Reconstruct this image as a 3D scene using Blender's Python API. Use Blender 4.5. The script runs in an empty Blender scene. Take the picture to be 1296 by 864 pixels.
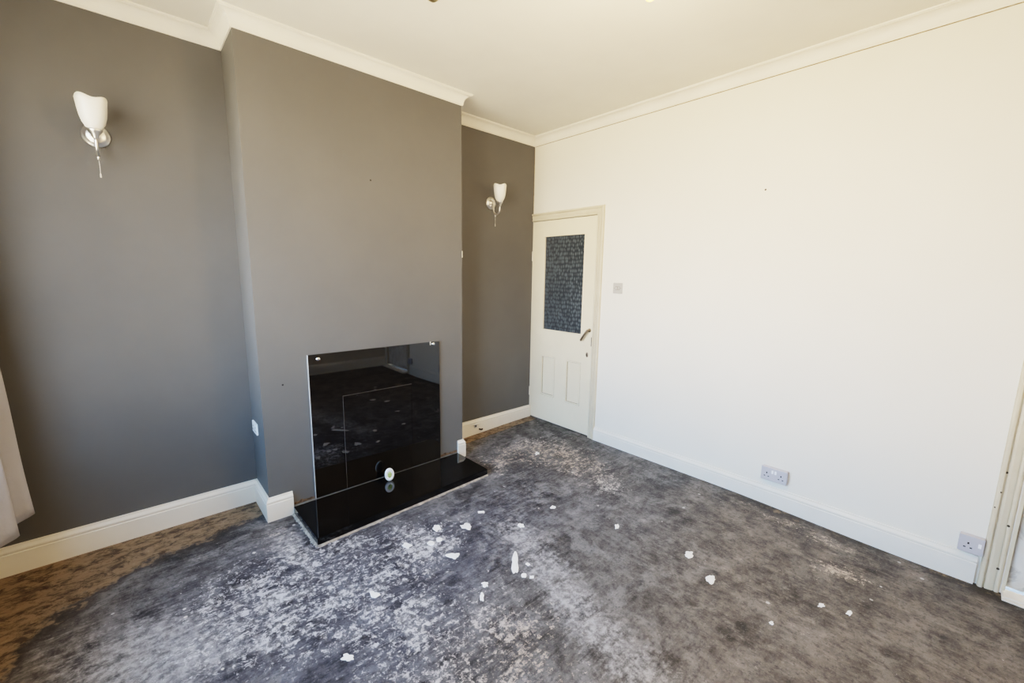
import bpy, bmesh, math, random
from mathutils import Vector, Matrix, noise
random.seed(7)
S = bpy.context.scene
COL = S.collection
PI = math.pi

# ------------------------------------------------------------------ materials
def new_mat(name):
    m = bpy.data.materials.new(name); m.use_nodes = True
    nt = m.node_tree; nt.nodes.clear()
    out = nt.nodes.new('ShaderNodeOutputMaterial')
    bs = nt.nodes.new('ShaderNodeBsdfPrincipled')
    nt.links.new(bs.outputs[0], out.inputs[0])
    return m, nt, bs, out

class G:
    """small helper around a node tree"""
    def __init__(s, nt): s.nt = nt
    def set(s, sock, v):
        if isinstance(v, bpy.types.NodeSocket): s.nt.links.new(v, sock)
        elif isinstance(v, (tuple, list)):
            v = tuple(v)
            if sock.type == 'RGBA' and len(v) == 3: v = v + (1,)
            sock.default_value = v
        else: sock.default_value = v
    def coord(s): return s.nt.nodes.new('ShaderNodeTexCoord').outputs['Object']
    def scale(s, v, sc, rot=(0,0,0)):
        n = s.nt.nodes.new('ShaderNodeMapping'); s.set(n.inputs[0], v)
        n.inputs['Scale'].default_value = sc; n.inputs['Rotation'].default_value = rot
        return n.outputs[0]
    def noise(s, v, sc, det=6, rough=.55, dist=0, color=False):
        n = s.nt.nodes.new('ShaderNodeTexNoise'); s.set(n.inputs['Vector'], v)
        n.inputs['Scale'].default_value = sc; n.inputs['Detail'].default_value = det
        n.inputs['Roughness'].default_value = rough; n.inputs['Distortion'].default_value = dist
        return n.outputs['Color' if color else 'Fac']
    def voro(s, v, sc, feature='F1', out='Distance'):
        n = s.nt.nodes.new('ShaderNodeTexVoronoi'); s.set(n.inputs['Vector'], v)
        n.feature = feature; n.inputs['Scale'].default_value = sc
        return n.outputs[out]
    def m(s, op, a, b=0, c=0):
        n = s.nt.nodes.new('ShaderNodeMath'); n.operation = op
        for i, q in enumerate((a, b, c)): s.set(n.inputs[i], q)
        return n.outputs[0]
    def smooth(s, x, lo, hi):
        n = s.nt.nodes.new('ShaderNodeMapRange'); n.interpolation_type = 'SMOOTHSTEP'
        s.set(n.inputs['Value'], x); s.set(n.inputs['From Min'], lo); s.set(n.inputs['From Max'], hi)
        return n.outputs[0]
    def mix(s, f, a, b, mode='MIX'):
        n = s.nt.nodes.new('ShaderNodeMix'); n.data_type = 'RGBA'; n.blend_type = mode
        s.set(n.inputs[0], f); s.set(n.inputs[6], a); s.set(n.inputs[7], b)
        return n.outputs[2]
    def attr(s, name):
        n = s.nt.nodes.new('ShaderNodeAttribute'); n.attribute_name = name
        return n.outputs['Fac']
    def sep(s, v):
        n = s.nt.nodes.new('ShaderNodeSeparateXYZ'); s.set(n.inputs[0], v); return n.outputs
    def bump(s, h, strength=.2, dist=.01):
        n = s.nt.nodes.new('ShaderNodeBump'); n.inputs['Strength'].default_value = strength
        n.inputs['Distance'].default_value = dist; s.set(n.inputs['Height'], h)
        return n.outputs[0]

def painted(name, col, rough=.6, var=.05, vscale=2.5, bump=.05, bscale=180, dirt=0, spec=.35):
    m, nt, b, o = new_mat(name); g = G(nt); c = g.coord()
    n = g.noise(c, vscale, 5, .6)
    lo = tuple(x*(1-var) for x in col); hi = tuple(min(1, x*(1+var)) for x in col)
    base = g.mix(g.smooth(n, .3, .7), lo, hi)
    if dirt:
        d = g.noise(c, 11, 8, .7)
        base = g.mix(g.m('MULTIPLY', g.smooth(d, .58, .78), dirt), base, tuple(x*.45 for x in col))
    g.set(b.inputs['Base Color'], base)
    b.inputs['Roughness'].default_value = rough
    b.inputs['Specular IOR Level'].default_value = spec
    if bump: g.set(b.inputs['Normal'], g.bump(g.noise(c, bscale, 3), bump, .004))
    return m

def metal(name, col, rough=.25):
    m, nt, b, o = new_mat(name); g = G(nt)
    n = g.noise(g.coord(), 60, 3)
    g.set(b.inputs['Base Color'], g.mix(n, tuple(x*.85 for x in col), col))
    b.inputs['Metallic'].default_value = 1; b.inputs['Roughness'].default_value = rough
    return m

M = {}
M['grey'] = painted('grey_wall_paint', (.128,.126,.120), .62, .05, 1.6, .10, 220)
M['white'] = painted('white_wall_paint', (.79,.75,.655), .6, .02, 1.2, .05, 160)
M['ceil'] = painted('ceiling_paint', (.76,.735,.67), .75, .03, 2.0, .12, 60)
M['trim'] = painted('cream_gloss_paint', (.77,.72,.62), .4, .03, 4, .03, 60)
M['trimw'] = painted('white_gloss_paint', (.76,.725,.64), .4, .03, 4, .03, 60)
M['cove'] = painted('coving_paint', (.80,.76,.68), .6, .03, 4, .03, 60)
M['door'] = painted('door_paint', (.76,.675,.50), .4, .03, 3, .03, 60)
M['casing'] = painted('casing_paint', (.62,.55,.41), .42, .04, 5, .04, 60, dirt=.35)
M['back'] = painted('tan_wall_paint', (.62,.55,.44), .7, .04, 2, .05, 160)
M['socket'] = painted('socket_plastic', (.50,.48,.50), .3, .01, 5, 0, spec=.5)
M['switch'] = painted('switch_plastic', (.47,.45,.41), .35, .01, 5, 0)
M['plate'] = painted('bright_plate_plastic', (.9,.9,.9), .3, .01, 5, 0)
M['slot'] = painted('dark_slot', (.02,.018,.016), .6, .05, 5, 0)
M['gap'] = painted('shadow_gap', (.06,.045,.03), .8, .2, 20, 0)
M['crack_shade'] = painted('crack_and_shade_line', (.30,.24,.16), .9, .3, 30, 0)  # corner crack, also painted shade lines under the coving and in the door panels
M['groove_shade'] = painted('groove_shade_paint', (.47,.40,.28), .8, .2, 40, 0)  # painted shade round the door panel mouldings
M['mortar'] = painted('mortar', (.34,.30,.25), .9, .30, 35, .6, 90, dirt=.5)
M['plaster'] = painted('broken_plaster', (.13,.09,.06), .95, .5, 40, .8, 80)
M['splat'] = painted('dried_plaster_splash', (.86,.85,.82), .6, .05, 50, .3, 120)
M['nickel'] = metal('brushed_nickel', (.90,.88,.84), .34)
M['brass'] = metal('aged_brass', (.62,.50,.26), .3)
M['bronze'] = metal('worn_bronze', (.32,.26,.20), .38)
M['chrome'] = metal('chrome', (.9,.9,.9), .08)
M['cord'] = painted('cord', (.75,.72,.66), .6, .02, 5, 0)
M['cable'] = painted('cable', (.05,.04,.035), .5, .02, 5, 0)

def mk_shade():
    m, nt, b, o = new_mat('frosted_opal_glass'); g = G(nt)
    n = g.noise(g.coord(), 25, 4)
    g.set(b.inputs['Base Color'], g.mix(n, (.90,.86,.77), (.95,.92,.85)))
    b.inputs['Roughness'].default_value = .35
    b.inputs['Subsurface Weight'].default_value = .25
    b.inputs['Subsurface Radius'].default_value = (.03,.025,.02)
    return m
M['shade'] = mk_shade()

def mk_granite():
    m, nt, b, o = new_mat('polished_black_granite'); g = G(nt); c = g.coord()
    f = g.smooth(g.noise(c, 260, 3, .6), .60, .75)
    sm = g.smooth(g.noise(c, 9, 6, .7), .52, .75)
    col = g.mix(f, (.004,.004,.0045), (.02,.02,.022))
    col = g.mix(g.m('MULTIPLY', sm, .35), col, (.030,.027,.026))
    g.set(b.inputs['Base Color'], col)
    g.set(b.inputs['Roughness'], g.m('ADD', g.m('MULTIPLY', sm, .10), .03))
    b.inputs['IOR'].default_value = 1.65
    return m
M['granite'] = mk_granite()

def mk_blackglass():
    m, nt, b, o = new_mat('black_glass'); g = G(nt); c = g.coord()
    # faint dusty smears
    sm = g.smooth(g.noise(g.scale(c, (3, 3, 9)), 3, 7, .72), .56, .8)
    col = g.mix(g.m('MULTIPLY', sm, .35), (.004,.0035,.0035), (.035,.026,.022))
    g.set(b.inputs['Base Color'], col)
    b.inputs['Roughness'].default_value = .03
    b.inputs['IOR'].default_value = 1.75
    return m
M['blackglass'] = mk_blackglass()
M['dulledge'] = painted('dull_cut_edge', (.10,.095,.09), .4, .2, 30, 0)
M['greymortar'] = painted('grey_mortar', (.13,.125,.115), .9, .3, 40, .5, 90)
M['edge'] = painted('cut_glass_edge', (.45,.46,.45), .25, .1, 30, 0, spec=.6)

def mk_obscure():
    m, nt, b, o = new_mat('obscured_door_glass'); g = G(nt); c = g.coord()
    s = g.sep(c)
    # rows of small vertical reeded beads (the door lies in the YZ plane)
    v = g.scale(c, (1, 44, 27))
    n = nt.nodes.new('ShaderNodeTexVoronoi'); g.set(n.inputs['Vector'], v); n.inputs['Scale'].default_value = 1
    n.inputs['Randomness'].default_value = .45
    vo = n.outputs['Distance']
    ribs = g.m('SINE', g.m('MULTIPLY', s[1], 2*PI*44))
    rnd = g.sep(n.outputs['Color'])[0]
    dot = g.m('MULTIPLY', g.smooth(vo, .42, .12), g.m('ADD', .25, g.m('MULTIPLY', rnd, .75)))
    big = g.noise(c, 3, 3)
    base = g.mix(big, (.040,.048,.055), (.085,.098,.108))
    base = g.mix(g.m('MULTIPLY', g.smooth(vo, .40, .62), .6), base, (.022,.026,.030))
    base = g.mix(g.m('MULTIPLY', dot, g.m('ADD', .25, g.m('MULTIPLY', g.smooth(s[1], .55, .10), .55))), base, (.215,.245,.265))
    g.set(b.inputs['Base Color'], base)
    b.inputs['Roughness'].default_value = .22
    h = g.m('ADD', vo, g.m('MULTIPLY', ribs, .4))
    g.set(b.inputs['Normal'], g.bump(h, .35, .003))
    return m
M['obscure'] = mk_obscure()

def mk_marble():
    m, nt, b, o = new_mat('white_marbled_panel'); g = G(nt); c = g.coord()
    w = g.noise(g.scale(c, (1, 1, 1), (.5, 0, 0)), 3.2, 8, .6, 1.4)
    vein = g.smooth(g.m('ABSOLUTE', g.m('SUBTRACT', w, .5)), .035, 0)
    cl = g.noise(c, 5, 5, .6, .6)
    base = g.mix(g.smooth(cl, .35, .7), (.66,.62,.55), (.82,.80,.75))
    base = g.mix(g.m('MULTIPLY', vein, .55), base, (.38,.34,.29))
    g.set(b.inputs['Base Color'], base)
    b.inputs['Roughness'].default_value = .35
    g.set(b.inputs['Normal'], g.bump(w, .25, .02))
    return m
M['marble'] = mk_marble()

def mk_curtain():
    m, nt, b, o = new_mat('pale_curtain_cloth'); g = G(nt); c = g.coord()
    n = g.noise(c, 7, 6, .6)
    base = g.mix(n, (.50,.48,.49), (.66,.64,.65))
    g.set(b.inputs['Base Color'], base)
    b.inputs['Roughness'].default_value = .9
    tr = nt.nodes.new('ShaderNodeBsdfTranslucent'); tr.inputs[0].default_value = (.6,.58,.58,1)
    mx = nt.nodes.new('ShaderNodeMixShader'); mx.inputs[0].default_value = .3
    nt.links.new(b.outputs[0], mx.inputs[1]); nt.links.new(tr.outputs[0], mx.inputs[2])
    nt.links.new(mx.outputs[0], o.inputs[0])
    g.set(b.inputs['Normal'], g.bump(g.noise(c, 14, 5), .35, .02))
    return m
M['curtain'] = mk_curtain()

def mk_pane():
    m, nt, b, o = new_mat('clear_window_glass'); g = G(nt)
    tr = nt.nodes.new('ShaderNodeBsdfTransparent')
    gl = nt.nodes.new('ShaderNodeBsdfGlossy'); gl.inputs['Roughness'].default_value = .02
    fr = nt.nodes.new('ShaderNodeFresnel'); fr.inputs[0].default_value = 1.45
    mx = nt.nodes.new('ShaderNodeMixShader')
    g.set(mx.inputs[0], g.m('MULTIPLY', fr.outputs[0], .6))
    nt.links.new(tr.outputs[0], mx.inputs[1]); nt.links.new(gl.outputs[0], mx.inputs[2])
    nt.links.new(mx.outputs[0], o.inputs[0])
    return m
M['pane'] = mk_pane()

def mk_bulb():
    m, nt, b, o = new_mat('lit_bulb'); g = G(nt)
    b.inputs['Base Color'].default_value = (.85,.42,.10,1)
    n = g.noise(g.coord(), 20, 2)
    g.set(b.inputs['Emission Color'], g.mix(n, (1,.46,.09), (1,.52,.12)))
    b.inputs['Emission Strength'].default_value = .45
    return m
M['bulb'] = mk_bulb()
M['opal'] = painted('frosted_bulb', (.85,.83,.78), .4, .02, 5, 0)

# floor: bitumen-black screed with scraped-off adhesive, dust and bare brown strips
def mk_floor():
    m, nt, b, o = new_mat('scraped_bitumen_screed'); g = G(nt); c = g.coord()
    brown, blue_sheen, fleck, dust = g.attr('brown'), g.attr('blue_sheen'), g.attr('fleck'), g.attr('dust')
    tan, dirx, warm = g.attr('tan'), g.attr('along'), g.attr('warm')
    wob = g.noise(c, 5, 4, .6)
    spk = g.noise(c, 34, 10, .78)
    macro = g.noise(c, 4.5, 10, .72)
    mid = g.noise(c, 17, 9, .72)
    fine = g.noise(c, 70, 6, .7)
    stx = g.noise(g.scale(c, (7, 44, 1), (0,0,.06)), 1, 10, .76, .4)
    sty = g.noise(g.scale(c, (36, 7, 1), (0,0,-.10)), 1, 10, .76, .4)
    def fmix(f, a, bb): return g.m('ADD', g.m('MULTIPLY', a, g.m('SUBTRACT', 1, f)), g.m('MULTIPLY', bb, f))
    st = fmix(dirx, sty, stx)
    v = g.m('ADD', g.m('MULTIPLY', macro, .42), g.m('ADD', g.m('MULTIPLY', mid, .36), g.m('MULTIPLY', st, .32)))
    t = g.smooth(v, .43, .68)
    neutral = g.mix(t, (.016,.0155,.016), (.190,.182,.176))
    sheenc = g.mix(t, (.010,.0105,.016), (.150,.152,.176))  # bluish sky sheen from the window, put into the base colour
    warmc = g.mix(t, (.026,.022,.019), (.200,.172,.146))
    base = g.mix(blue_sheen, neutral, sheenc)
    base = g.mix(warm, base, warmc)
    # cloudy grey film and fine grit
    cloud = g.noise(c, 5.5, 10, .70, .5)
    film = g.m('MULTIPLY', g.smooth(cloud, .49, .62), .42)
    base = g.mix(film, base, g.mix(warm, (.29,.285,.29), (.27,.24,.208)))
    grit = g.m('MULTIPLY', g.smooth(g.noise(c, 120, 4, .7), .54, .72), .30)
    base = g.mix(grit, base, (.42,.40,.39))
    pit = g.m('MULTIPLY', g.smooth(g.noise(c, 48, 7, .75), .50, .36), .55)
    base = g.mix(pit, base, (.018,.017,.018))
    # chalky dust, broken up by the grit
    dn = g.m('ADD', g.m('MULTIPLY', st, .50), g.m('ADD', g.m('MULTIPLY', mid, .75), g.m('MULTIPLY', fine, .35)))
    dm = g.m('MULTIPLY', g.smooth(g.m('ADD', g.m('MULTIPLY', dust, .43), dn), .92, 1.28), g.m('ADD', .25, g.m('MULTIPLY', g.smooth(spk, .42, .60), .5)))
    dcol = g.mix(warm, (.45,.445,.46), (.43,.395,.355))
    base = g.mix(dm, base, dcol)
    # thin scrape marks running with the scraper
    sc1 = g.noise(g.scale(c, (5, 95, 1), (0,0,.10)), 1, 6, .7, .8)
    sc2 = g.noise(g.scale(c, (95, 5, 1), (0,0,-.12)), 1, 6, .7, .8)
    scr = g.m('MULTIPLY', g.smooth(fmix(dirx, sc2, sc1), .60, .70), g.m('MULTIPLY', g.smooth(spk, .40, .60), .55))
    base = g.mix(scr, base, g.mix(warm, (.42,.42,.46), (.42,.37,.32)))
    # scraped adhesive flecks
    wv = nt.nodes.new('ShaderNodeVectorMath'); wv.operation = 'ADD'
    off = nt.nodes.new('ShaderNodeVectorMath'); off.operation = 'SCALE'
    nt.links.new(g.noise(c, 26, 3, .6, 0, True), off.inputs[0]); off.inputs['Scale'].default_value = .05
    nt.links.new(c, wv.inputs[0]); nt.links.new(off.outputs[0], wv.inputs[1])
    f1 = g.noise(wv.outputs[0], 36, 10, .78)
    f2 = g.noise(wv.outputs[0], 95, 6, .75)
    f = g.m('ADD', g.m('MULTIPLY', f1, .50), g.m('ADD', g.m('MULTIPLY', f2, .20), g.m('ADD', g.m('MULTIPLY', cloud, .18), g.m('MULTIPLY', st, .16))))
    thr = g.m('SUBTRACT', .640, g.m('MULTIPLY', fleck, .120))
    fm = g.smooth(f, thr, g.m('ADD', thr, .045))
    fcol = g.mix(tan, g.mix(f2, (.40,.41,.47), (.80,.80,.82)), g.mix(f2, (.36,.29,.23), (.68,.57,.47)))
    base = g.mix(g.m('MULTIPLY', fm, .9), base, fcol)
    # sparse round paint drips
    vr = nt.nodes.new('ShaderNodeTexVoronoi'); nt.links.new(c, vr.inputs['Vector']); vr.inputs['Scale'].default_value = 13
    sel = g.sep(vr.outputs['Color'])
    rad = g.m('MULTIPLY', g.smooth(sel[0], .78, 1.0), .13)
    drip = g.smooth(g.m('SUBTRACT', g.m('ADD', vr.outputs['Distance'], g.m('MULTIPLY', g.m('SUBTRACT', fine, .5), .12)), rad), .0, -.02)
    base = g.mix(g.m('MULTIPLY', drip, g.m('MULTIPLY', g.m('ADD', fleck, .35), .75)), base, (.70,.68,.66))
    # bare brown strips along the walls
    bs = g.m('ADD', brown, g.m('ADD', g.m('MULTIPLY', g.m('SUBTRACT', mid, .5), .9), g.m('MULTIPLY', g.m('SUBTRACT', wob, .5), .9)))
    bm = g.smooth(bs, .44, .62)
    bn = g.noise(g.scale(c, (8, 13, 1)), 1.7, 11, .80, .6)
    bcol = g.mix(g.smooth(bn, .41, .54), (.070,.048,.030), (.245,.178,.115))
    bcol = g.mix(g.smooth(bn, .58, .74), bcol, (.42,.33,.23))
    stain = g.smooth(g.noise(g.scale(c, (8, 15, 1)), 1, 9, .76), .53, .62)
    bcol = g.mix(g.m('MULTIPLY', stain, .75), bcol, (.045,.028,.018))
    rim = g.m('MULTIPLY', g.smooth(bs, .22, .47), g.m('SUBTRACT', 1, bm))
    base = g.mix(g.m('MULTIPLY', rim, .8), base, (.030,.026,.022))
    base = g.mix(bm, base, bcol)
    g.set(b.inputs['Base Color'], base)
    g.set(b.inputs['Roughness'], g.m('ADD', .42, g.m('MULTIPLY', mid, .35)))
    b.inputs['Specular IOR Level'].default_value = .4
    h = g.m('ADD', g.m('MULTIPLY', mid, .5), g.m('ADD', g.m('MULTIPLY', fm, .5), g.m('MULTIPLY', fine, .3)))
    g.set(b.inputs['Normal'], g.bump(h, .45, .006))
    return m
M['floor'] = mk_floor()

# ------------------------------------------------------------------ geometry helpers
def obj(name, bm, mat, parent=None, smooth=False):
    bmesh.ops.recalc_face_normals(bm, faces=bm.faces)
    me = bpy.data.meshes.new(name); bm.to_mesh(me); bm.free()
    for p in me.polygons: p.use_smooth = smooth
    for mm in (mat if isinstance(mat, (list, tuple)) else [mat]): me.materials.append(mm)
    o = bpy.data.objects.new(name, me); COL.objects.link(o)
    if parent is not None:
        o.parent = parent
        o.matrix_parent_inverse = Matrix.Identity(4)
    return o
def thing(name, label, cat, loc=(0,0,0), group=None):
    o = bpy.data.objects.new(name, None); COL.objects.link(o)
    o.empty_display_size = .05; o.location = loc
    return tag(o, label, cat, group)
def tag(o, label, cat, group=None):
    o['label'] = label; o['category'] = cat
    if group: o['group'] = group
    return o
def struct(o): o['kind'] = 'structure'; return o
def box(bm, a, b, bev=0, seg=2, mi=0):
    """axis aligned box between corners a and b, optionally bevelled"""
    x0,y0,z0 = (min(a[i], b[i]) for i in range(3)); x1,y1,z1 = (max(a[i], b[i]) for i in range(3))
    vs = [bm.verts.new(p) for p in ((x0,y0,z0),(x1,y0,z0),(x1,y1,z0),(x0,y1,z0),(x0,y0,z1),(x1,y0,z1),(x1,y1,z1),(x0,y1,z1))]
    fs = [bm.faces.new([vs[i] for i in q]) for q in ((0,3,2,1),(4,5,6,7),(0,1,5,4),(1,2,6,5),(2,3,7,6),(3,0,4,7))]
    for f in fs: f.material_index = mi
    if bev:
        es = list({e for f in fs for e in f.edges})
        r = bmesh.ops.bevel(bm, geom=es, offset=bev, segments=seg, affect='EDGES', profile=.5)
        for f in r['faces']: f.material_index = mi
    return bm
def B(): return bmesh.new()
def sweep(bm, path, prof, closed=False, up=Vector((0,0,1)), side=1):
    """sweep an (out, height) profile along a horizontal polyline with mitred corners"""
    n = len(path); P = [Vector(p) for p in path]; rings = []
    for i in range(n):
        d0 = (P[i]-P[i-1]).normalized() if (i > 0 or closed) else None
        d1 = (P[(i+1) % n]-P[i]).normalized() if (i < n-1 or closed) else None
        if d0 is None: d0 = d1
        if d1 is None: d1 = d0
        n0 = up.cross(d0)*side; n1 = up.cross(d1)*side
        mt = (n0+n1); mt = mt/ max(1e-6, mt.dot(n0)) if mt.length > 1e-6 else n0
        rings.append([bm.verts.new(P[i]+mt*u+up*v) for u, v in prof])
    k = len(prof)
    for i in range(n if closed else n-1):
        a, b = rings[i], rings[(i+1) % n]
        for j in range(k): bm.faces.new((a[j], a[(j+1) % k], b[(j+1) % k], b[j]))
    if not closed:
        bm.faces.new(rings[0]); bm.faces.new(list(reversed(rings[-1])))
    return bm
def lathe(bm, prof, axis=Vector((0,0,1)), org=Vector((0,0,0)), n=32, wave=None, cap=True):
    """profile of (radius, height) turned round an axis"""
    axis = Vector(axis).normalized(); org = Vector(org)
    t = Vector((1,0,0)) if abs(axis.x) < .9 else Vector((0,1,0))
    u = axis.cross(t).normalized(); w = axis.cross(u)
    rings = []
    for r, h in prof:
        ring = []
        for k in range(n):
            a = 2*PI*k/n; hh = h; rr = r
            if wave: rr, hh = wave(r, h, a)
            ring.append(bm.verts.new(org+axis*hh+(u*math.cos(a)+w*math.sin(a))*rr))
        rings.append(ring)
    for a, b in zip(rings, rings[1:]):
        for k in range(n): bm.faces.new((a[k], a[(k+1) % n], b[(k+1) % n], b[k]))
    if cap:
        if prof[0][0] > 1e-5: bm.faces.new(list(reversed(rings[0])))
        if prof[-1][0] > 1e-5: bm.faces.new(rings[-1])
    bmesh.ops.remove_doubles(bm, verts=bm.verts, dist=1e-6)
    return bm
def tube(bm, pts, rad, n=12):
    pts = [Vector(p) for p in pts]; rings = []
    if not isinstance(rad, (list, tuple)): rad = [rad]*len(pts)
    ref = Vector((.31,.87,.38)).normalized()
    for i, p in enumerate(pts):
        d = (pts[min(i+1, len(pts)-1)]-pts[max(i-1, 0)]).normalized()
        u = d.cross(ref).normalized(); w = d.cross(u)
        rings.append([bm.verts.new(p+(u*math.cos(2*PI*k/n)+w*math.sin(2*PI*k/n))*rad[i]) for k in range(n)])
    for a, b in zip(rings, rings[1:]):
        for k in range(n): bm.faces.new((a[k], a[(k+1) % n], b[(k+1) % n], b[k]))
    bm.faces.new(list(reversed(rings[0]))); bm.faces.new(rings[-1])
    return bm
def bez(a, b, c, d, n=14):
    a, b, c, d = map(Vector, (a, b, c, d)); r = []
    for i in range(n+1):
        t = i/n; s = 1-t
        r.append(a*s**3+b*3*s*s*t+c*3*s*t*t+d*t**3)
    return r
def prism(bm, poly, ax, lo, hi):
    """extrude a 2-D polygon along axis ax (0,1,2)"""
    def pt(u, v, t):
        p = [0,0,0]; o = [i for i in range(3) if i != ax]
        p[o[0]] = u; p[o[1]] = v; p[ax] = t; return p
    A = [bm.verts.new(pt(u, v, lo)) for u, v in poly]; C = [bm.verts.new(pt(u, v, hi)) for u, v in poly]
    k = len(poly)
    bm.faces.new(A); bm.faces.new(list(reversed(C)))
    for i in range(k): bm.faces.new((A[i], A[(i+1) % k], C[(i+1) % k], C[i]))
    return bm

# ------------------------------------------------------------------ room numbers (metres)
HC, H, CW = 2.675, 2.75, .061           # coving bottom, ceiling, coving projection
D = .3146                                # chimney breast depth
XR, XL = -1.074, -2.4755                 # chimney breast edges
HB = .1454                               # skirting height
WX, BY = -3.62, -3.98                    # window wall, wall behind the camera
DY0, DY1, DZ = -.004, -.761, 1.985       # door leaf
OY0, OY1 = -3.245, -3.93                 # second opening on the right wall

def smooth01(a, b, x):
    t = max(0, min(1, (x-a)/(b-a))); return t*t*(3-2*t)
def rise(x, y):                          # the screed climbs slightly towards the right-hand wall
    return .026*smooth01(-1.0, -.05, x)*(1-smooth01(1.9, 3.0, -y))

# ------------------------------------------------------------------ floor
def build_floor():
    bm = B(); x0, x1, y0, y1 = WX-.12, .16, BY-.02, .03; nx, ny = 126, 134
    grid = [[bm.verts.new((x0+(x1-x0)*i/nx, y0+(y1-y0)*j/ny, 0)) for i in range(nx+1)] for j in range(ny+1)]
    for r in grid:
        for v in r: v.co.z = rise(v.co.x, v.co.y)
    for j in range(ny):
        for i in range(nx): bm.faces.new((grid[j][i], grid[j][i+1], grid[j+1][i+1], grid[j+1][i]))
    # sides and underside so the slab is solid
    r = bmesh.ops.extrude_face_region(bm, geom=list(bm.faces))
    ex = [e for e in r['geom'] if isinstance(e, bmesh.types.BMVert)]
    for v in ex: v.co.z = -.08
    o = struct(obj('floor', bm, M['floor']))
    me = o.data
    def gs(x, y, L):
        s = 0
        for cx, cy, rx, ry, w in L: s += w*math.exp(-(((x-cx)/rx)**2+((y-cy)/ry)**2))
        return s
    cl = lambda v: max(0., min(1., v))
    edge = [(-3.8,1.25),(-3.55,.95),(-3.37,.56),(-3.09,.36),(-2.85,.30),(-2.64,.25),(-2.44,.21)]
    def brown(x, y):
        v = 0
        if x < -2.40:
            for (xa, da), (xb, db) in zip(edge, edge[1:]):
                if xa <= x <= xb: d = da+(db-da)*(x-xa)/(xb-xa); v = .5+(y+d)/(.24+.35*smooth01(3.0,3.45,-x))
            if x < -3.6: v = 1
        if x > XR: v = max(v, .5+(y+.125)/.05 if x < .0 else 0)
        v = max(v, .42*smooth01(-.22, -.03, x)*smooth01(1.2, 2.2, -y))
        return cl(v)
    def blue_sheen(x, y): return cl(gs(x, y, [(-2.65,-1.0,.5,.5,1),(-2.2,-1.3,.5,.45,1),(-1.75,-1.15,.6,.35,.7),(-1.1,-1.2,.5,.5,.45),(-.6,-.8,.35,.4,.25),(-.75,-1.75,.35,.4,.25),(-2.6,-1.6,.3,.3,.8)]))  # zones where the painted sky sheen tints the floor
    def fleck(x, y): return cl(.18+gs(x, y, [(-2.45,-1.15,.65,.5,.45),(-1.95,-1.8,.4,.4,.3),(-2.65,-.95,.38,.40,.75),(-2.25,-1.2,.30,.30,.55),(-1.9,-1.05,.30,.22,.55),(-1.75,-1.2,.12,.12,.3),(-2.35,-.85,.25,.12,.4),(-1.95,-1.95,.30,.28,.55),(-2.3,-1.75,.25,.25,.5),(-.45,-.95,.34,.34,.85),(-.55,-1.38,.24,.2,.6),(-.75,-.55,.35,.25,.65),(-.3,-.55,.25,.2,.4),(-1.3,-.95,.4,.2,.3),(-1.0,-.65,.15,.2,.4),(-1.55,-1.55,.18,.16,.3),(-.39,-2.72,.10,.16,.45),(-2.5,-.5,.12,.2,.4),(-.16,-2.4,.10,.5,.75),(-.42,-2.72,.09,.14,.5),(-.9,-2.5,.5,.5,.25),(-1.0,-1.6,.4,.3,.2)]))
    def dust(x, y):
        s = 0
        pts = [(-1.45,-1.42),(-1.53,-1.68),(-1.60,-1.9),(-1.65,-2.1),(-1.68,-2.3),(-1.69,-2.5)]
        for a, b2 in pts: s = max(s, math.exp(-((x-a)/.13)**2-((y-b2)/.2)**2))
        s += gs(x, y, [(-3.08,-.95,.22,.22,1.0),(-2.88,-1.15,.25,.2,.8),(-2.46,-.62,.10,.20,.9),(-3.35,-.75,.15,.2,.35),(-2.75,-.5,.2,.12,.4),(-1.2,-1.05,.3,.25,.25),(-2.1,-1.45,.35,.25,.3),(-.95,-2.55,.45,.35,.28),(-.8,-1.5,.35,.3,.25),(-.2,-1.6,.12,.5,.3)])
        return cl(s)
    def tan(x, y): return cl(gs(x, y, [(-.45,-1.0,.45,.5,1),(-.85,-.55,.4,.3,.9),(-1.95,-2.0,.4,.35,.9),(-.39,-2.7,.4,.6,1),(-1.1,-2.5,.7,.6,.8),(-.15,-2.2,.3,.7,.9),(-2.5,-.45,.2,.2,.7)]))
    def along(x, y): return cl(1-smooth01(-1.7, -1.0, x)*smooth01(1.2, 2.0, -y))
    def warm(x, y): return cl(smooth01(1.75, 2.45, -y+.25*(x+1)) + gs(x, y, [(-3.35,-.95,.22,.5,.9),(-.45,-1.0,.3,.3,.3)]))
    fns = dict(brown=brown, blue_sheen=blue_sheen, fleck=fleck, dust=dust, tan=tan, along=along, warm=warm)
    for k, fn in fns.items():
        at = me.attributes.new(k, 'FLOAT', 'POINT')
        at.data.foreach_set('value', [fn(v.co.x, v.co.y) for v in me.vertices])
    return o
floor = build_floor()

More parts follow.
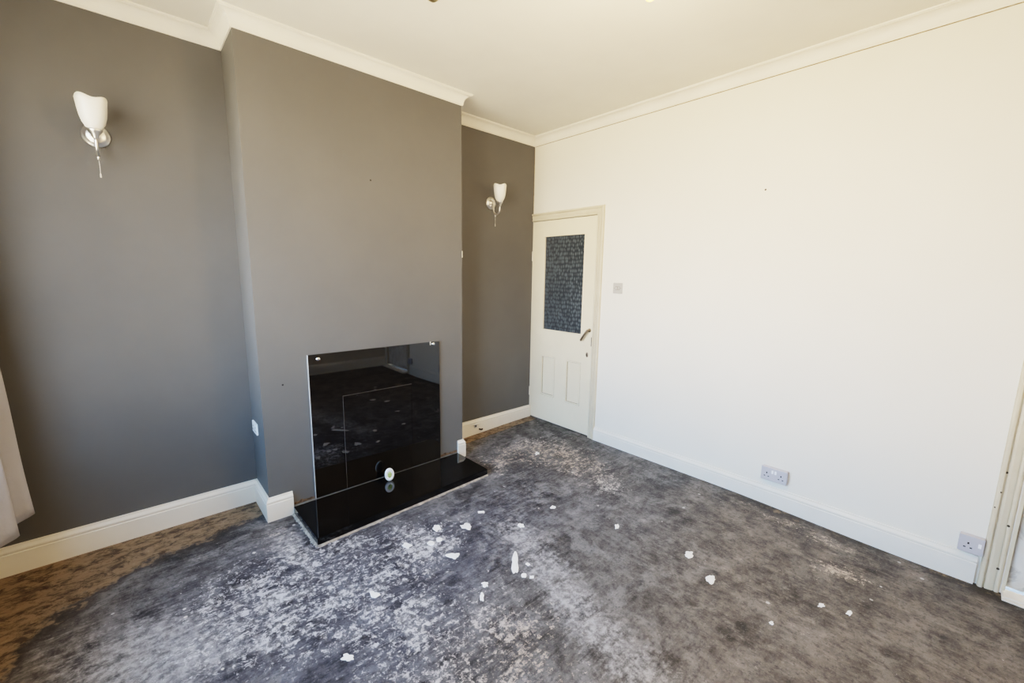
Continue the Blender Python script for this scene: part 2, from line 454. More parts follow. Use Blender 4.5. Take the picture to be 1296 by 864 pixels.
SPL = [(-1.620,-1.548,0.016,-0.014,0.056,0.060),(-1.583,-1.604,0.009,-0.008,0.008,0.009),(-1.655,-1.649,0.012,-0.010,0.012,0.012),
(-1.837,-1.569,0.011,-0.010,0.012,0.014),(-1.869,-1.126,0.016,-0.014,0.011,0.018),(-1.816,-1.130,0.013,-0.012,0.012,0.018),
(-1.625,-1.132,0.025,-0.021,0.017,0.023),(-1.768,-1.029,0.018,-0.015,0.017,0.027),(-1.978,-1.059,0.020,-0.017,0.010,0.019),
(-1.378,-1.334,0.014,-0.012,0.014,0.015),(-1.084,-1.326,0.016,-0.013,0.014,0.013),(-0.947,-1.717,0.011,-0.009,0.021,0.014),
(-0.975,-2.278,0.018,-0.016,0.028,0.012),(-0.760,-2.687,0.011,-0.010,0.017,0.004),(-0.718,-2.784,0.011,-0.010,0.017,0.003),
(-1.045,-2.567,0.008,-0.007,0.010,0.003),(-1.468,-1.068,0.019,-0.016,0.008,0.011),(-1.898,-1.622,0.008,-0.007,0.018,0.023),
(-1.831,-1.300,0.025,-0.022,0.015,0.021),(-2.267,-1.281,0.016,-0.014,0.008,0.019),(-2.482,-1.525,0.018,-0.016,0.007,0.017),
(-1.633,-1.683,0.009,-0.008,0.008,0.008),(-0.874,-2.122,0.020,-0.017,0.026,0.012),(-0.583,-0.694,0.015,-0.013,0.023,0.022)]
for i, (cx, cy, ax, ay, bx_, by_) in enumerate(SPL):
    bm = B(); z = rise(cx, cy); n = 22
    jag = .12 if i in (0, 2, 4, 5) else .38
    rim, top = [], []
    for k in range(n):
        a = 2*PI*k/n
        j = 1+jag*noise.noise((math.cos(a)*1.6+i*7.1, math.sin(a)*1.6, i*3.3))*1.8
        if i == 0: j *= .72+.28*abs(math.sin(a))**.5 + (.25 if math.sin(a) < -.3 else 0)*abs(math.cos(a))
        dx, dy = (ax*math.cos(a)+bx_*math.sin(a))*j, (ay*math.cos(a)+by_*math.sin(a))*j
        rim.append(bm.verts.new((cx+dx, cy+dy, z-.001))); top.append(bm.verts.new((cx+dx*.86, cy+dy*.86, z+.0025)))
    for k in range(n): bm.faces.new((rim[k], rim[(k+1) % n], top[(k+1) % n], top[k]))
    bm.faces.new(top); bm.faces.new(list(reversed(rim)))
    obj('plaster_splash', bm, M['splat'], floor)

# ------------------------------------------------------------------ walls and ceiling
T = .14
bm = B(); box(bm, (WX-T, 0, -.08), (T, T, H+.1)); wall_front = struct(obj('wall_front', bm, M['grey']))
bm = B(); box(bm, (XL, -D, 0), (XR, -.0002, H)); breast = struct(obj('wall_breast', bm, M['grey']))
def wall_with_holes(bm, ax, t0, t1, lo, hi, z0, z1, holes):
    """wall slab across axis ax (0: wall in YZ), holes = (a, b, za, zb) sorted"""
    def bx_(a, b, za, zb):
        if b-a < 1e-5 or zb-za < 1e-5: return
        p, q = [0,0,za], [0,0,zb]; p[ax] = t0; q[ax] = t1; p[1-ax] = a; q[1-ax] = b
        box(bm, p, q)
    cur = lo
    for a, b, za, zb in holes:
        bx_(cur, a, z0, z1); bx_(a, b, z0, za); bx_(a, b, zb, z1); cur = b
    bx_(cur, hi, z0, z1)
    return bm
wall_right = struct(obj('wall_right', wall_with_holes(B(), 0, 0, T, BY-T, -.0002, -.08, H+.1,
            [(OY1, OY0, -.08, 2.0), (DY1-.006, -.002, -.08, DZ+.004)]), M['white']))
WY0, WY1, WZ0, WZ1 = -2.75, -.48, .72, 2.42
wall_left = struct(obj('wall_left', wall_with_holes(B(), 0, WX-T, WX, BY-T, -.0002, -.08, H+.1, [(WY0, WY1, WZ0, WZ1)]), M['grey']))
bm = B(); box(bm, (WX, BY-T, -.08), (-.0002, BY, H+.1)); struct(obj('wall_back', bm, M['back']))
bm = B(); box(bm, (WX-T, BY-T, H), (T, T, H+.12)); struct(obj('ceiling', bm, M['ceil']))

# tiny screw holes left in the paint
for p in ((-2.36, -D, .816), (-1.778, -D, 2.054)):
    bm = B(); lathe(bm, [(.0001,.0005),(.004,.0012),(.0055,.0)], (0,-1,0), p, 12); obj('screw_hole', bm, M['slot'], breast)
bm = B(); lathe(bm, [(.0001,.0005),(.004,.0012),(.0055,.0)], (-1,0,0), (0,-2.027,2.022), 12); obj('screw_hole', bm, M['slot'], wall_right)
bm = B(); box(bm, (-1.074,-.3142,1.60), (-1.066,-.295,1.65), .002); obj('filler_patch', bm, M['trimw'], breast)
# broken plaster strip low on the breast, either side of the fire panel
bm = B()
for xa, xb, s in ((-2.349,-2.224,1), (-1.289,-1.125,2)):
    n = 14
    lo = [(xa+(xb-xa)*i/n, .052) for i in range(n+1)]
    hi = [(xa+(xb-xa)*i/n, .064+.022*abs(noise.noise((i*.9, s*4.1, 0)))) for i in range(n+1)]
    prism(bm, lo+list(reversed(hi)), 1, -D-.0025, -D+.002)
obj('broken_plaster', bm, M['plaster'], breast)

# coving round the ceiling
cprof = [(0,-.075),(.007,-.075),(.008,-.069)]
for i in range(9):
    a = PI/2*i/8; cprof.append((.010+.044*(1-math.cos(a)), -.067+.055*math.sin(a)))
cprof += [(.055,-.009),(.061,-.008),(.061,0),(0,0)]
path = [(0,BY,H),(0,0,H),(XR,0,H),(XR,-D,H),(XL,-D,H),(XL,0,H),(WX,0,H),(WX,BY,H)]
bm = B(); sweep(bm, path, cprof, closed=True)
cove = struct(obj('trim_1', bm, M['cove']))
bm = B(); box(bm, (-.0016, BY+.08, HC-.0035), (0, -.012, HC)); obj('cove_shade_line', bm, M['crack_shade'], cove)  # thin brown strip paints the shadow line under the coving
bm = B(); tube(bm, [(-.002, -.002, 2.06+.03*i+0) for i in range(21)], [.0018+.0022*abs(noise.noise((i*.8, 3.1, 0))) for i in range(21)], 6); obj('corner_crack', bm, M['crack_shade'], wall_front)

# skirting boards
sprof = [(0,0),(.020,0),(.020,.106),(.0175,.109),(.0175,.113),(.0195,.117),(.0185,.124),(.014,.131),(.010,.137),(.0085,HB),(0,HB)]
def skirt(name, pts, mat):
    bm = B(); sweep(bm, pts, sprof); return struct(obj(name, bm, mat))
skirt('baseboard_right', [(0,-3.155,0),(0,-.838,0)], M['trimw'])
b_alc = skirt('baseboard_alcove', [(-.0003,0,0),(XR,0,0),(XR,-D,0),(-1.124,-D,0)], M['trim'])
skirt('baseboard_front', [(-2.350,-D,0),(XL,-D,0),(XL,0,0),(WX,0,0)], M['trim'])
skirt('baseboard_left', [(WX,-.021,0),(WX,BY,0)], M['trim'])
skirt('baseboard_back', [(WX+.021,BY,0),(-.001,BY,0)], M['trim'])

# ------------------------------------------------------------------ door 1 (part glazed)
door = bpy.data.objects.new('door_1', None); COL.objects.link(door); struct(door)
door.location = (0, DY1, 0)
door['label'] = 'cream painted door with obscured glass upper panel in the far corner'
def L(x, y, z): return (x, y-DY1, z)      # door-local coordinates
def door_leaf():
    """slab with a glazed opening and two sunk lower panels, front face at x = 0"""
    bm = B(); g0, g1, gz0, gz1 = -.646, -.153, .948, 1.848
    pan = [(-.648,-.477,.290,.695), (-.332,-.157,.300,.696)]
    x0, x1 = .003, .041; zb = .036
    ys = [DY1, -.648, -.477, -.332, -.157, DY0]
    def q(y0, y1, z0, z1, xa=x0): box(bm, L(xa, y0, z0), L(x1, y1, z1))
    q(DY1, DY0, gz1, DZ); q(DY1, g0, gz0, gz1); q(g1, DY0, gz0, gz1)
    q(DY1, DY0, .697, gz0); q(DY1, DY0, zb, .288)
    q(DY1, -.648, .288, .697); q(-.477, -.332, .288, .697); q(-.157, DY0, .288, .697)
    for a, b, c, d in pan:
        q(a, b, .288, .697, x0+.010)
        # raised bolection mould round the sunk panel
        for (ya, yb, za, zb2) in ((a, b, c, c+.010), (a, b, d-.010, d), (a, a+.010, c+.010, d-.010), (b-.010, b, c+.010, d-.010)):
            box(bm, L(x0-.0045, ya, za), L(x0+.010, yb, zb2), .003, 2)
    # glazing bead (thin)
    for (ya, yb, za, zb2) in ((g0, g1, gz0, gz0+.011), (g0, g1, gz1-.011, gz1), (g0, g0+.011, gz0+.011, gz1-.011), (g1-.011, g1, gz0+.011, gz1-.011)):
        box(bm, L(x0-.003, ya, za), L(x0+.016, yb, zb2), .003, 2)
    return bm
obj('door_leaf', door_leaf(), M['door'], door)
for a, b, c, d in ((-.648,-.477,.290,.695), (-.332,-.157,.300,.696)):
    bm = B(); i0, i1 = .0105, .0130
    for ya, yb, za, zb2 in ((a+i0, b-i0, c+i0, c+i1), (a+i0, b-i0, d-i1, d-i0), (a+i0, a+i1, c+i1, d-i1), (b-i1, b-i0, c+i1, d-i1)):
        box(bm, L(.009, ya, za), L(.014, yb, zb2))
    obj('panel_groove_shade', bm, M['crack_shade'], door)  # thin dark frame paints the shade inside the moulding
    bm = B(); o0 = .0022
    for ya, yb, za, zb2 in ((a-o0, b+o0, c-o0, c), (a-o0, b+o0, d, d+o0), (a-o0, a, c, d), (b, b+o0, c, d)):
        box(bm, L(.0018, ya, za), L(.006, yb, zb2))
    obj('panel_groove_shade', bm, M['groove_shade'], door)  # outer frame paints the shade round the moulding
bm = B(); box(bm, L(.014,-.644,.950), L(.020,-.155,1.846)); obj('glass_pane', bm, M['obscure'], door)
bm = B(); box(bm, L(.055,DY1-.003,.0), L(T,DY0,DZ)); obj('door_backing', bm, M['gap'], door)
# lever handle
h = Vector(L(.003,-.732,1.003)); e = Vector(L(.003,-.667,.913))
bm = B(); lathe(bm, [(.0165,0),(.0165,.004),(.010,.008),(.0085,.034),(.0001,.036)], (-1,0,0), h, 20)
dh = (e-h)
for off, r in ((-.038, .0085),):
    tube(bm, [h+Vector((off,0,0))-dh*.06, h+Vector((off,0,0)), h+Vector((off-.004,0,0))+dh*.5, h+Vector((off,0,0))+dh, h+Vector((off+.006,0,0))+dh*1.08], [.0075,.0095,.0085,.0095,.006], 14)
obj('lever_handle', bm, M['bronze'], door, True)
bm = B(); k = L(.003,-.715,.782)
lathe(bm, [(.0001,.0035),(.012,.0035),(.0135,.002),(.0135,0)], (-1,0,0), (0,0,0), 24)
for v in bm.verts: v.co.z *= 1.7; v.co += Vector(k)
es = obj('keyhole_escutcheon', bm, M['bronze'], door, True)
bm = B(); lathe(bm, [(.004,0),(.004,.001)], (-1,0,0), (k[0]-.0035, k[1], k[2]+.006), 12); box(bm, (k[0]-.0045, k[1]-.002, k[2]-.012), (k[0]-.0035, k[1]+.002, k[2]+.006))
obj('keyhole', bm, M['slot'], es)
for z in (.30, 1.66):
    bm = B(); tube(bm, [L(-.004,-.004,z-.045), L(-.004,-.004,z+.045)], .0055, 10); obj('hinge', bm, M['trim'], door)

# architrave: moulded profile as stacked strips (profile across its width)
aprof = [(0,0),(0,.011),(.003,.019),(.009,.022),(.016,.021),(.020,.016),(.021,.008),(.0245,.008),(.0255,.014),(.034,.0145),(.044,.012),(.052,.010),(.053,.006),(.056,.006),(.057,.012),(.064,.014),(.070,.011),(.072,.006),(.072,0)]
def arch_vertical(bm, yin, sgn, z0, z1top, aw=.072):
    # inner edge at yin, grows in sgn*y; height runs to a mitre at the top
    A = [bm.verts.new((-t, yin+sgn*(aw-u), z0)) for u, t in aprof]
    C = [bm.verts.new((-t, yin+sgn*(aw-u), z1top+(aw-u))) for u, t in aprof]
    k = len(aprof)
    bm.faces.new(A); bm.faces.new(list(reversed(C)))
    for i in range(k): bm.faces.new((A[i], A[(i+1) % k], C[(i+1) % k], C[i]))
def arch_top(bm, ya, sgn, yb, z, aw=.072):
    # from the mitred end at ya to a plain end at yb
    A = [bm.verts.new((-t, ya+sgn*(aw-u), z+(aw-u))) for u, t in aprof]
    C = [bm.verts.new((-t, yb, z+(aw-u))) for u, t in aprof]
    k = len(aprof)
    bm.faces.new(A); bm.faces.new(list(reversed(C)))
    for i in range(k): bm.faces.new((A[i], A[(i+1) % k], C[(i+1) % k], C[i]))
bm = B(); arch_vertical(bm, DY1-.006, -1, .0, DZ+.004); arch_top(bm, DY1-.006, -1, -.0003, DZ+.004)
cs = struct(obj('trim_2', bm, M['casing']))
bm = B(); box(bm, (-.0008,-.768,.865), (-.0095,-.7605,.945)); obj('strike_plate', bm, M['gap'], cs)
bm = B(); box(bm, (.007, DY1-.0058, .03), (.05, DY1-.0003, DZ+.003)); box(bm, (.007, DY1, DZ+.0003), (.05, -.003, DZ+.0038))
obj('frame_gap_shade', bm, M['gap'], cs)  # dark strips fill the gap round the leaf, painting in its shadow
# ------------------------------------------------------------------ second opening, right edge of the photo
bm = B(); arch_vertical(bm, OY0, 1, 0, 2.0, .078); arch_top(bm, OY0, 1, BY+.001, 2.0, .078)
# jamb lining of the opening
box(bm, (.0, OY0-.012, 0), (T, OY0, 2.0)); box(bm, (.0, OY1, 1.985), (T, OY0-.012, 2.0)); box(bm, (0, OY1, 0), (T, OY1+.012, 1.985))
cs2 = struct(obj('trim_3', bm, M['casing']))
for y, z, x in ((-3.186,.60,-.0195),(-3.180,.50,-.0215),(-3.176,.42,-.0215),(-3.226,.345,-.0145),(-3.222,.12,-.0145)):
    bm = B(); lathe(bm, [(.0001,.002),(.004,.002),(.006,0)], (-1,0,0), (x+.002,y,z), 9); obj('paint_chip', bm, M['gap'], cs2)
door2 = bpy.data.objects.new('door_2', None); COL.objects.link(door2); struct(door2); door2.location = (.03, OY0, 0)
door2['label'] = 'white marbled panel inside the doorway at the right edge'
bm = B(); n = 30
# slightly rippled sheet panel
gv = [[bm.verts.new((.012*noise.noise((j*.35, i*.22, 1.7))+.0, -.0125-(OY0-OY1-.0252)*j/12, .028+1.95*i/n)) for j in range(13)] for i in range(n+1)]
for i in range(n):
    for j in range(12): bm.faces.new((gv[i][j], gv[i][j+1], gv[i+1][j+1], gv[i+1][j]))
r = bmesh.ops.extrude_face_region(bm, geom=list(bm.faces))
for v in r['geom']:
    if isinstance(v, bmesh.types.BMVert): v.co.x = .04
obj('marbled_panel', bm, M['marble'], door2, True)
bm = B(); box(bm, (-.072, OY1, .0), (.024, OY0-.002, .008), .002); box(bm, (-.056, OY1, .008), (.024, OY0-.004, .017), .003)
struct(obj('trim_4', bm, M['trim']))

# ------------------------------------------------------------------ window (outside the frame, the source of the daylight)
win = bpy.data.objects.new('window_1', None); COL.objects.link(win); struct(win); win.location = (WX-.07, WY0, WZ0)
bm = B(); W, HH = WY1-WY0, WZ1-WZ0
for a, b, c, d in ((0,W,0,.06),(0,W,HH-.06,HH),(0,.06,.06,HH-.06),(W-.06,W,.06,HH-.06),(W*.5-.03,W*.5+.03,.06,HH-.06)):
    box(bm, (-.03,a,c), (.03,b,d))
obj('window_frame', bm, M['trimw'], win)
for a, b in ((.06,W*.5-.03),(W*.5+.03,W-.06)):
    bm = B(); box(bm, (-.003,a,.06), (.003,b,HH-.06)); obj('window_pane', bm, M['pane'], win)
bm = B(); box(bm, (.03,-.04,-.03), (.13,W+.04,.0), .004); obj('window_sill', bm, M['trimw'], win)

# ------------------------------------------------------------------ curtain
def build_curtain():
    root = thing('curtain', 'pale grey curtain hanging beside the window at the left edge', 'curtain', (-3.5,-.5,.30))
    bm = B(); ny, nz = 120, 40; ya, yb = -.145, -.36; zt = 2.46
    rows = []
    for i in range(nz+1):
        t = i/nz; row = []
        for j in range(ny+1):
            s = j/ny; y = ya+(yb-ya)*s
            amp = .045+.012*(1-t)
            ph = 2*PI*(s*215/150.)
            x = -3.497-.030*smooth01(0,.7,s)+.050*(1-t)**2+.045*math.cos(ph)+.005*noise.noise((s*9, t*5, 2.2))
            zb = .335-.026*smooth01(0, .7, s)+.010*(math.cos(ph)-1)
            z = zb+(zt-zb)*t
            row.append(bm.verts.new((x+3.5, y+.5, z-.30)))
        rows.append(row)
    for i in range(nz):
        for j in range(ny): bm.faces.new((rows[i][j], rows[i][j+1], rows[i+1][j+1], rows[i+1][j]))
    o = obj('curtain_cloth', bm, M['curtain'], root, True)
    md = o.modifiers.new('thick', 'SOLIDIFY'); md.thickness = .002
    bm = B(); tube(bm, [(.03,.42,2.17),(.03,-.05,2.17)], .011, 12); box(bm, (-.119,.30,2.16), (.03,.31,2.18)); box(bm, (-.119,.01,2.16), (.03,.02,2.18))
    obj('curtain_rail', bm, M['nickel'], root)
build_curtain()

# ------------------------------------------------------------------ fireplace
PY = -D
PX0, PX1, PZ0, PZ1 = -2.217, -1.292, .051, .977
fp = thing('fire_panel', 'shiny black glass fireplace panel fixed flat on the grey chimney breast', 'fireplace panel', ((PX0+PX1)/2, PY, PZ0))
def P_(x, y, z): return (x-(PX0+PX1)/2, y-PY, z-PZ0)
IX0, IX1, IZ = -2.020, -1.530, .687
g = .0015
bm = B()
yb, yf = PY-.001, PY-.012
for a, b, c, d in ((PX0, IX0-g, PZ0, PZ1), (IX1+g, PX1, PZ0, PZ1), (IX0-g, IX1+g, IZ+g, PZ1)):
    box(bm, P_(a, yb, c), P_(b, yf, d))
obj('surround', bm, M['blackglass'], fp)
bm = B(); box(bm, P_(IX0, yb, PZ0), P_(IX1, yf-.001, IZ), .0006, 1); obj('infill_panel', bm, M['blackglass'], fp)['label'] = 'black rectangular infill closing the fire opening'
bm = B()
for a, b, c, d in ((IX0-g, IX0, PZ0, IZ+g), (IX0, IX1, IZ, IZ+g)):
    box(bm, P_(a, yf-.0016, c), P_(b, yf+.002, d))
obj('infill_edge', bm, M['dulledge'], fp)
bm = B()
box(bm, P_(PX0-.0035, yb, PZ0), P_(PX0, yf-.0005, PZ1))
obj('polished_edge', bm, M['edge'], fp)
def cap(x, z, r=.013, rot=0):
    bm = B(); lathe(bm, [(r,0),(r,.004),(r*.8,.008),(r*.35,.010),(.0001,.0105)], (0,-1,0), P_(x, yf, z), 24)
    obj('fixing_cap', bm, M['chrome'], fp, True)
cap(-2.160, .948); cap(-1.345, .962)
bm = B(); box(bm, P_(-1.378, yf-.006, .955), P_(-1.366, PY-.001, PZ1+.006), .002); obj('fixing_clip', bm, M['chrome'], fp)

# hearth slab (slightly out of square) and its mortar bed
HT = .050
hearth = thing('hearth', 'polished black granite hearth slab on the floor below the fire panel', 'hearth', (-1.74,-.53,0))
quad = [(-2.352,-.338),(-2.346,-.755),(-1.129,-.710),(-1.132,-.331)]
def slab(bm, quad, z0, z1, bev):
    A = [bm.verts.new((x+1.74, y+.53, z0)) for x, y in quad]; C = [bm.verts.new((x+1.74, y+.53, z1)) for x, y in quad]
    fs = [bm.faces.new(A), bm.faces.new(list(reversed(C)))]
    fs += [bm.faces.new((A[i], A[(i+1) % 4], C[(i+1) % 4], C[i])) for i in range(4)]
    if bev: bmesh.ops.bevel(bm, geom=list({e for f in fs for e in f.edges}), offset=bev, segments=2, affect='EDGES')
    return bm
obj('slab', slab(B(), quad, .006, HT, .0018), M['granite'], hearth)
# rough mortar round the foot
bm = B()
def bead(p, q, w0, hgt, seed):
    p, q = Vector(p), Vector(q); n = 46; d = (q-p).normalized(); nn = Vector((d.y, -d.x, 0))
    R = []
    for i in range(n+1):
        c = p+(q-p)*i/n; k = .55+.9*abs(noise.noise((i*.45, seed, 0)))+.5*noise.noise((i*1.7, seed, 3))
        z0 = rise(c.x-1.74+0, c.y-.53)*0
        R.append([bm.verts.new(c+nn*(-.012)+Vector((0,0,-.001))), bm.verts.new(c+nn*(-.012)+Vector((0,0,hgt))), bm.verts.new(c+nn*w0*k*.4+Vector((0,0,hgt*.9))), bm.verts.new(c+nn*w0*k+Vector((0,0,-.001)))])
    for a, b in zip(R, R[1:]):
        for j in range(4): bm.faces.new((a[j], a[(j+1) % 4], b[(j+1) % 4], b[j]))
    bm.faces.new(R[0]); bm.faces.new(list(reversed(R[-1])))
h3 = lambda i: (quad[i][0]+1.74, quad[i][1]+.53, 0)
bead(h3(1), h3(2), .016, .009, 1.3); bead(h3(0), h3(1), .020, .010, 5.1); bead(h3(2), h3(3), .010, .007, 8.2)
obj('mortar_bed', bm, M['mortar'], hearth)
# grey mortar fillet between slab and wall
bm = B(); prism(bm, [(-2.352+1.74,-.340+.53),(-1.132+1.74,-.333+.53),(-1.126+1.74,-D-.0005+.53),(-2.350+1.74,-D-.0005+.53)], 2, .0, .049)
obj('back_mortar', bm, M['greymortar'], hearth)

# small round disc propped on the hearth
def build_disc():
    root = thing('air_freshener', 'small round white disc with green centre standing on the black hearth', 'air freshener', (-1.757,-.405,HT))
    tilt = Matrix.Rotation(math.radians(-8), 4, 'X') @ Matrix.Rotation(math.radians(-12), 4, 'Z')
    bm = B(); lathe(bm, [(.0001,-.008),(.030,-.008),(.0335,-.004),(.0345,.0),(.0335,.006),(.028,.010),(.0185,.011),(.0175,.008),(.0001,.008)], (0,-1,0), (0,0,0), 40)
    bmesh.ops.scale(bm, vec=(.94,1,1.30), verts=bm.verts)
    bmesh.ops.transform(bm, matrix=tilt, verts=bm.verts)
    mz = min(v.co.z for v in bm.verts)
    for v in bm.verts: v.co.z -= mz
    obj('case', bm, M['plate'], root, True)
    bm = B(); lathe(bm, [(.0001,.0125),(.009,.0120),(.0155,.0095),(.0168,.006)], (0,-1,0), (0,0,0), 30)
    bmesh.ops.scale(bm, vec=(.94,1,1.30), verts=bm.verts)
    bmesh.ops.transform(bm, matrix=tilt, verts=bm.verts)
    for v in bm.verts: v.co.z -= mz
    m, nt, b, o = new_mat('green_gel'); gg = G(nt)
    gg.set(b.inputs['Base Color'], gg.mix(gg.smooth(gg.noise(gg.coord(), 90, 4), .35, .65), (.22,.30,.07), (.55,.62,.25))); b.inputs['Roughness'].default_value = .3
    obj('gel_centre', bm, m, root, True)['label'] = 'mottled green centre'
build_disc()

# ------------------------------------------------------------------ wall lights
def build_sconce(x, zp, label, ph0):
    root = thing('wall_light', label, 'wall light', (x, 0, zp), 'pair of wall lights in the grey alcoves')
    bm = B(); lathe(bm, [(.052,0),(.054,.004),(.050,.009),(.042,.011),(.040,.016),(.030,.020),(.016,.022),(.013,.028),(.0001,.030)], (0,-1,0), (0,0,0), 40)
    obj('back_plate', bm, M['nickel'], root, True)
    d = -.125
    bm = B(); tube(bm, bez((0,-.024,0),(0,-.035,-.10),(0,d*.66,-.135),(0,d,-.075), 8)[0:-1]+bez((0,d*.955,-.083),(0,d*.985,-.07),(0,d,-.055),(0,d,-.035), 5), .0062, 12)
    tube(bm, bez((0,-.020,-.005),(0,-.05,-.02),(0,-.05,-.06),(0,-.045,-.082), 10), .0035, 8)
    lathe(bm, [(.0001,-.016),(.006,-.014),(.007,0),(.004,.010),(.0001,.012)], (0,0,1), (0,d*.52,-.108), 14)
    obj('arm', bm, M['nickel'], root, True)
    bm = B(); lathe(bm, [(.007,-.04),(.010,-.036),(.013,-.022),(.022,-.012),(.0275,-.004),(.0275,.002),(.020,.004),(.0001,.004)], (0,0,1), (0,d,0), 28)
    obj('lamp_cup', bm, M['nickel'], root, True)
    def wv(r, h, a):
        t = max(0, (h-.02)/.13); return r*(1+.05*t*math.cos(4*(a-ph0))), h+.0075*t*t*math.cos(4*(a-ph0))
    prof = [(.0001,0),(.020,.000),(.031,.010),(.041,.030),(.0485,.058),(.053,.088),(.056,.115),(.0585,.136)]
    prof += [(r-.003, hh) for r, hh in reversed(prof[2:])] + [(.018,.006),(.0001,.005)]
    bm = B(); lathe(bm, prof, (0,0,1), (0,d,0), 48, wv)
    obj('glass_shade', bm, M['shade'], root, True)
    bm = B(); lathe(bm, [(.0001,.004),(.012,.006),(.012,.035),(.018,.05),(.019,.065),(.012,.08),(.0001,.085)], (0,0,1), (0,d,0), 20)
    obj('bulb', bm, M['opal'], root, True)
    bm = B(); tube(bm, [(0,d*.52,-.115),(.001,d*.52,-.15),(0,d*.52,-.185)], .0011, 6)
    pc = obj('pull_cord', bm, M['cord'], root)
    bm = B(); lathe(bm, [(.0001,-.012),(.0035,-.010),(.003,.004),(.0015,.010),(.0001,.011)], (0,0,1), (0,d*.52,-.192), 10)
    obj('cord_toggle', bm, M['cord'], pc, True)
    return root
build_sconce(-3.026, 2.112, 'wall light with white tulip shade in the wide alcove left of chimney breast', PI/4+.12)
build_sconce(-.538, 2.098, 'wall light with white tulip shade in the narrow alcove beside the door', .08)

# ------------------------------------------------------------------ ceiling light (only its tips reach into the photo)
def build_ceiling_light():
    cx, cy = -1.79, -1.80
    root = thing('ceiling_light', 'brass ceiling light with one glowing bulb at the top edge', 'ceiling light', (cx, cy, H))
    bm = B(); lathe(bm, [(.06,0),(.062,-.01),(.05,-.028),(.02,-.04),(.010,-.05),(.010,-.18),(.022,-.195),(.026,-.215),(.015,-.235),(.0001,-.24)], (0,0,1), (0,0,0), 32)
    obj('ceiling_rose', bm, M['brass'], root, True)
    # three arms, each with its lamp head; tips given relative to the rose
    tips = [(-.277,.270,'down_dark'), (.284,-.272,'lit'), (-.36,-.30,'dark')]
    for tx, ty, kind in tips:
        e = Vector((tx, ty, -.285))
        dirv = Vector((tx, ty, 0)).normalized()
        bm = B(); tube(bm, bez((0,0,-.22), dirv*.10+Vector((0,0,-.24)), e-dirv*.10+Vector((0,0,.12)), e+Vector((0,0,.05)), 16), .006, 12)
        arm = obj('arm', bm, M['brass'], root, True)
        if kind == 'lit':
            bm = B(); lathe(bm, [(.010,.075),(.022,.065),(.028,.045),(.028,.03),(.024,.03),(.0001,.034)], (0,0,1), e, 28)
            hd = obj('lamp_head', bm, M['brass'], arm, True)
            bm = B(); lathe(bm, [(.012,.032),(.013,.018),(.020,.002),(.0215,-.010),(.016,-.024),(.006,-.030),(.0001,-.031)], (0,0,1), e+Vector((0,0,.012)), 24)
            b_ = obj('lit_bulb', bm, M['bulb'], arm, True); b_['label'] = 'glowing warm bulb'
        else:
            bm = B(); lathe(bm, [(.0001,-.018),(.010,-.016),(.022,-.008),(.030,.006),(.034,.026),(.034,.05),(.030,.05),(.0001,.04)], (0,0,1), e, 28)
            obj('lamp_head', bm, M['brass'], arm, True)
            bm = B(); lathe(bm, [(.012,.04),(.013,.055),(.024,.075),(.026,.09),(.018,.108),(.0001,.116)], (0,0,1), e, 24)
            obj('bulb', bm, M['opal'], arm, True)
    ld = bpy.data.lights.new('bulb_light', 'POINT'); ld.energy = 18; ld.color = (1,.69,.38); ld.shadow_soft_size = .09
    lo = bpy.data.objects.new('bulb_light', ld); COL.objects.link(lo); lo.location = (cx+.284, cy-.272, H-.52)
    return root
build_ceiling_light()

# ------------------------------------------------------------------ sockets and switches
def face_plate(bm, w, h, d, bev):
    """plate lying against plane x = 0, facing -x, centred at the origin"""
    box(bm, (-d, -w/2, -h/2), (0, w/2, h/2), bev, 3)
def pin(bm, y, z, w, h, d): box(bm, (-d-.0008, y-w/2, z-h/2), (-d+.002, y+w/2, z+h/2))
def socket_holes(bm, y, z, d):
    pin(bm, y, z+.0115, .0065, .0100, d)                # earth
    pin(bm, y-.011, z-.0105, .0085, .0055, d); pin(bm, y+.011, z-.0105, .0085, .0055, d)
def build_socket(name, label, loc, w, h, d, gangs, rotz=0, bigswitch=False, box_d=.022):
    root = thing(name, label, 'socket', loc); root.rotation_euler = (0,0,rotz)
    bm = B(); box(bm, (-box_d, -w/2+.0015, -h/2+.0015), (0, w/2-.0015, h/2-.0015), .004, 3); obj('back_box', bm, M['socket'], root)
    bm = B(); box(bm, (-d, -w/2, -h/2), (-box_d, w/2, h/2), .0035, 3); obj('face_plate', bm, M['socket'], root)
    # local +y points left as seen by a viewer facing the plate
    if gangs == 2:
        ps = [.040, -.040]; rk = [.0085, -.0085]; rz = .018
    else: ps = [.010]; rk = [-.028]; rz = .006
    for y in ps:
        bm = B(); socket_holes(bm, y, -.006, d); obj('pin_holes', bm, M['slot'], root)
    for y in rk:
        bm = B(); box(bm, (-d-.0030, y-.0055, rz-.011), (-d+.001, y+.0055, rz+.011), .0015, 2); obj('rocker', bm, M['plate'], root)
    return root
build_socket('double_socket', 'white double socket box above skirting in the middle of white wall', (0,-2.262,.237), .147, .087, .036, 2)
build_socket('single_socket', 'white single socket box touching skirting beside the right-hand doorway', (0,-3.124,.204), .087, .087, .036, 1)
# flush plate on the left cheek of the breast (faces -x)
sp = thing('socket_plate', 'bright white plate on the left cheek of the chimney breast', 'socket', (XL,-.105,.522))
bm = B(); box(bm, (-.010,-.058,-.035), (0,.058,.035), .003, 3); obj('face_plate', bm, M['plate'], sp)
for y in (.030, -.030):
    bm = B(); socket_holes(bm, y, -.004, .010); obj('pin_holes', bm, M['slot'], sp)
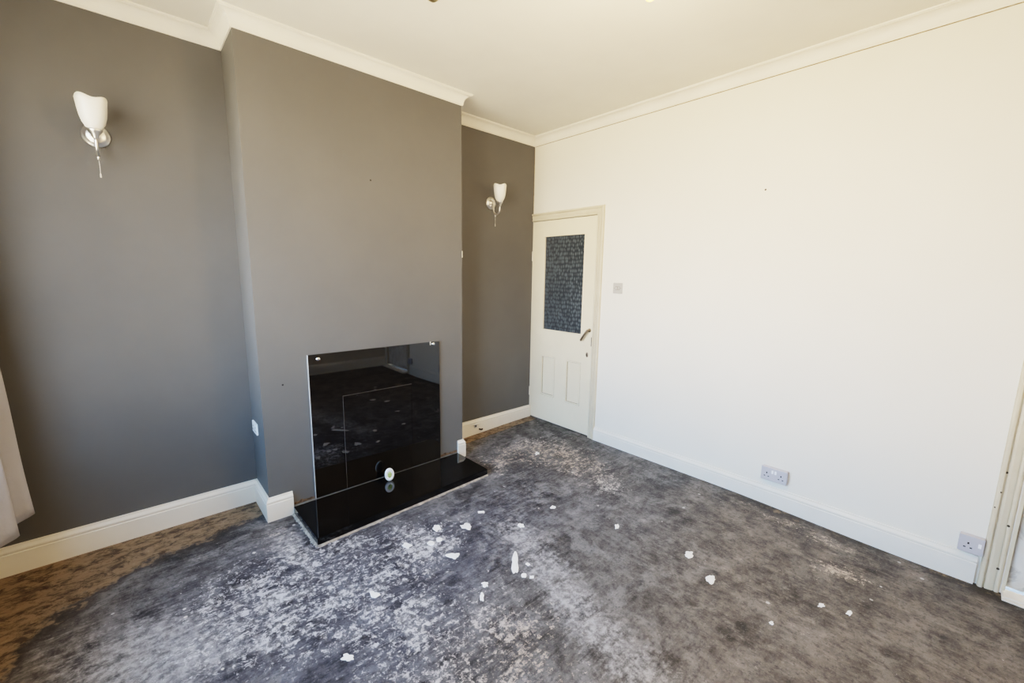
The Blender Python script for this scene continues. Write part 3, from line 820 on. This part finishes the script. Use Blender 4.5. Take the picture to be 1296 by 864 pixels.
# light switch by the door
sw = thing('light_switch', 'square two-rocker light switch on white wall beside the glazed door', 'light switch', (0,-1.003,1.382))
bm = B(); box(bm, (-.009,-.0435,-.0435), (0,.0435,.0435), .002, 2); obj('face_plate', bm, M['switch'], sw)
for y in (.011, -.011):
    bm = B(); box(bm, (-.0125, y-.0085, -.012), (-.008, y+.0085, .012), .002, 2); obj('rocker', bm, M['switch'], sw)
    bm = B(); box(bm, (-.0094, y-.0100, -.0135), (-.0088, y+.0100, .0135)); obj('rocker_gap', bm, M['gap'], sw)
for y in (.031, -.031):
    bm = B(); lathe(bm, [(.0035,0),(.003,.001),(.0001,.0012)], (-1,0,0), (-.009,y,0), 12); obj('screw', bm, M['bronze'], sw)
# little metal outlet with a stub of cable on the alcove skirting
ou = thing('cable_outlet', 'tiny square metal outlet on the skirting beneath the alcove light', 'outlet', (-.716,-.020,.088))
bm = B(); box(bm, (-.017,-.005,-.017), (.017,0,.017), .002, 2); obj('outlet_plate', bm, M['nickel'], ou)
bm = B(); lathe(bm, [(.007,.003),(.007,.007),(.003,.007),(.0001,.006)], (0,-1,0), (0,-.0,0), 14); obj('outlet_hole', bm, M['slot'], ou)
bm = B(); tube(bm, bez((.046,.002,-.040),(.046,-.02,-.040),(.056,-.025,-.045),(.066,-.022,-.036), 8), .0075, 10); obj('cable_stub', bm, M['cable'], ou)

# ------------------------------------------------------------------ light: sky through the window
w = bpy.data.worlds.new('sky'); S.world = w; w.use_nodes = True
nt = w.node_tree; nt.nodes.clear(); g_ = G(nt)
wo = nt.nodes.new('ShaderNodeOutputWorld'); bg = nt.nodes.new('ShaderNodeBackground')
tc = nt.nodes.new('ShaderNodeTexCoord'); z = g_.sep(tc.outputs['Generated'])[2]
sky = g_.mix(g_.smooth(z, .02, .34), (1.16,1.12,1.07), (.36,.64,1.06))
col = g_.mix(g_.smooth(z, -.16, .03), (.84,.71,.52), sky)
g_.set(bg.inputs[0], col); bg.inputs[1].default_value = 9.0
nt.links.new(bg.outputs[0], wo.inputs[0])
pd = bpy.data.lights.new('window_portal', 'AREA'); pd.shape = 'RECTANGLE'; pd.size = WY1-WY0; pd.size_y = WZ1-WZ0
pd.cycles.is_portal = True
po = bpy.data.objects.new('window_portal', pd); COL.objects.link(po)
po.location = (WX-.13, (WY0+WY1)/2, (WZ0+WZ1)/2)
po.rotation_euler = Vector((1,0,0)).to_track_quat('-Z', 'Z').to_euler()

# ------------------------------------------------------------------ camera
f = 530.0714; yaw, pitch, roll = (math.radians(v) for v in (42.368, 9.0139, .9287))
fw = Vector((math.sin(yaw)*math.cos(pitch), math.cos(yaw)*math.cos(pitch), -math.sin(pitch)))
rt = Vector((math.cos(yaw), -math.sin(yaw), 0)); up = rt.cross(fw)
r2 = rt*math.cos(roll)+up*math.sin(roll); u2 = up*math.cos(roll)-rt*math.sin(roll)
cd = bpy.data.cameras.new('camera'); cd.sensor_fit = 'HORIZONTAL'; cd.sensor_width = 36; cd.lens = f/1296*36
cd.clip_start = .02
co = bpy.data.objects.new('camera', cd); COL.objects.link(co)
mw = Matrix((r2, u2, -fw)).transposed().to_4x4(); mw.translation = (-2.9768, -2.9834, 1.4752)
co.matrix_world = mw
S.camera = co

S.view_settings.view_transform = 'Filmic'
S.view_settings.look = 'High Contrast'
S.view_settings.exposure = 1.12
S.cycles.use_denoising = True
S.cycles.max_bounces = 10
S.cycles.diffuse_bounces = 7
S.cycles.sample_clamp_indirect = 8
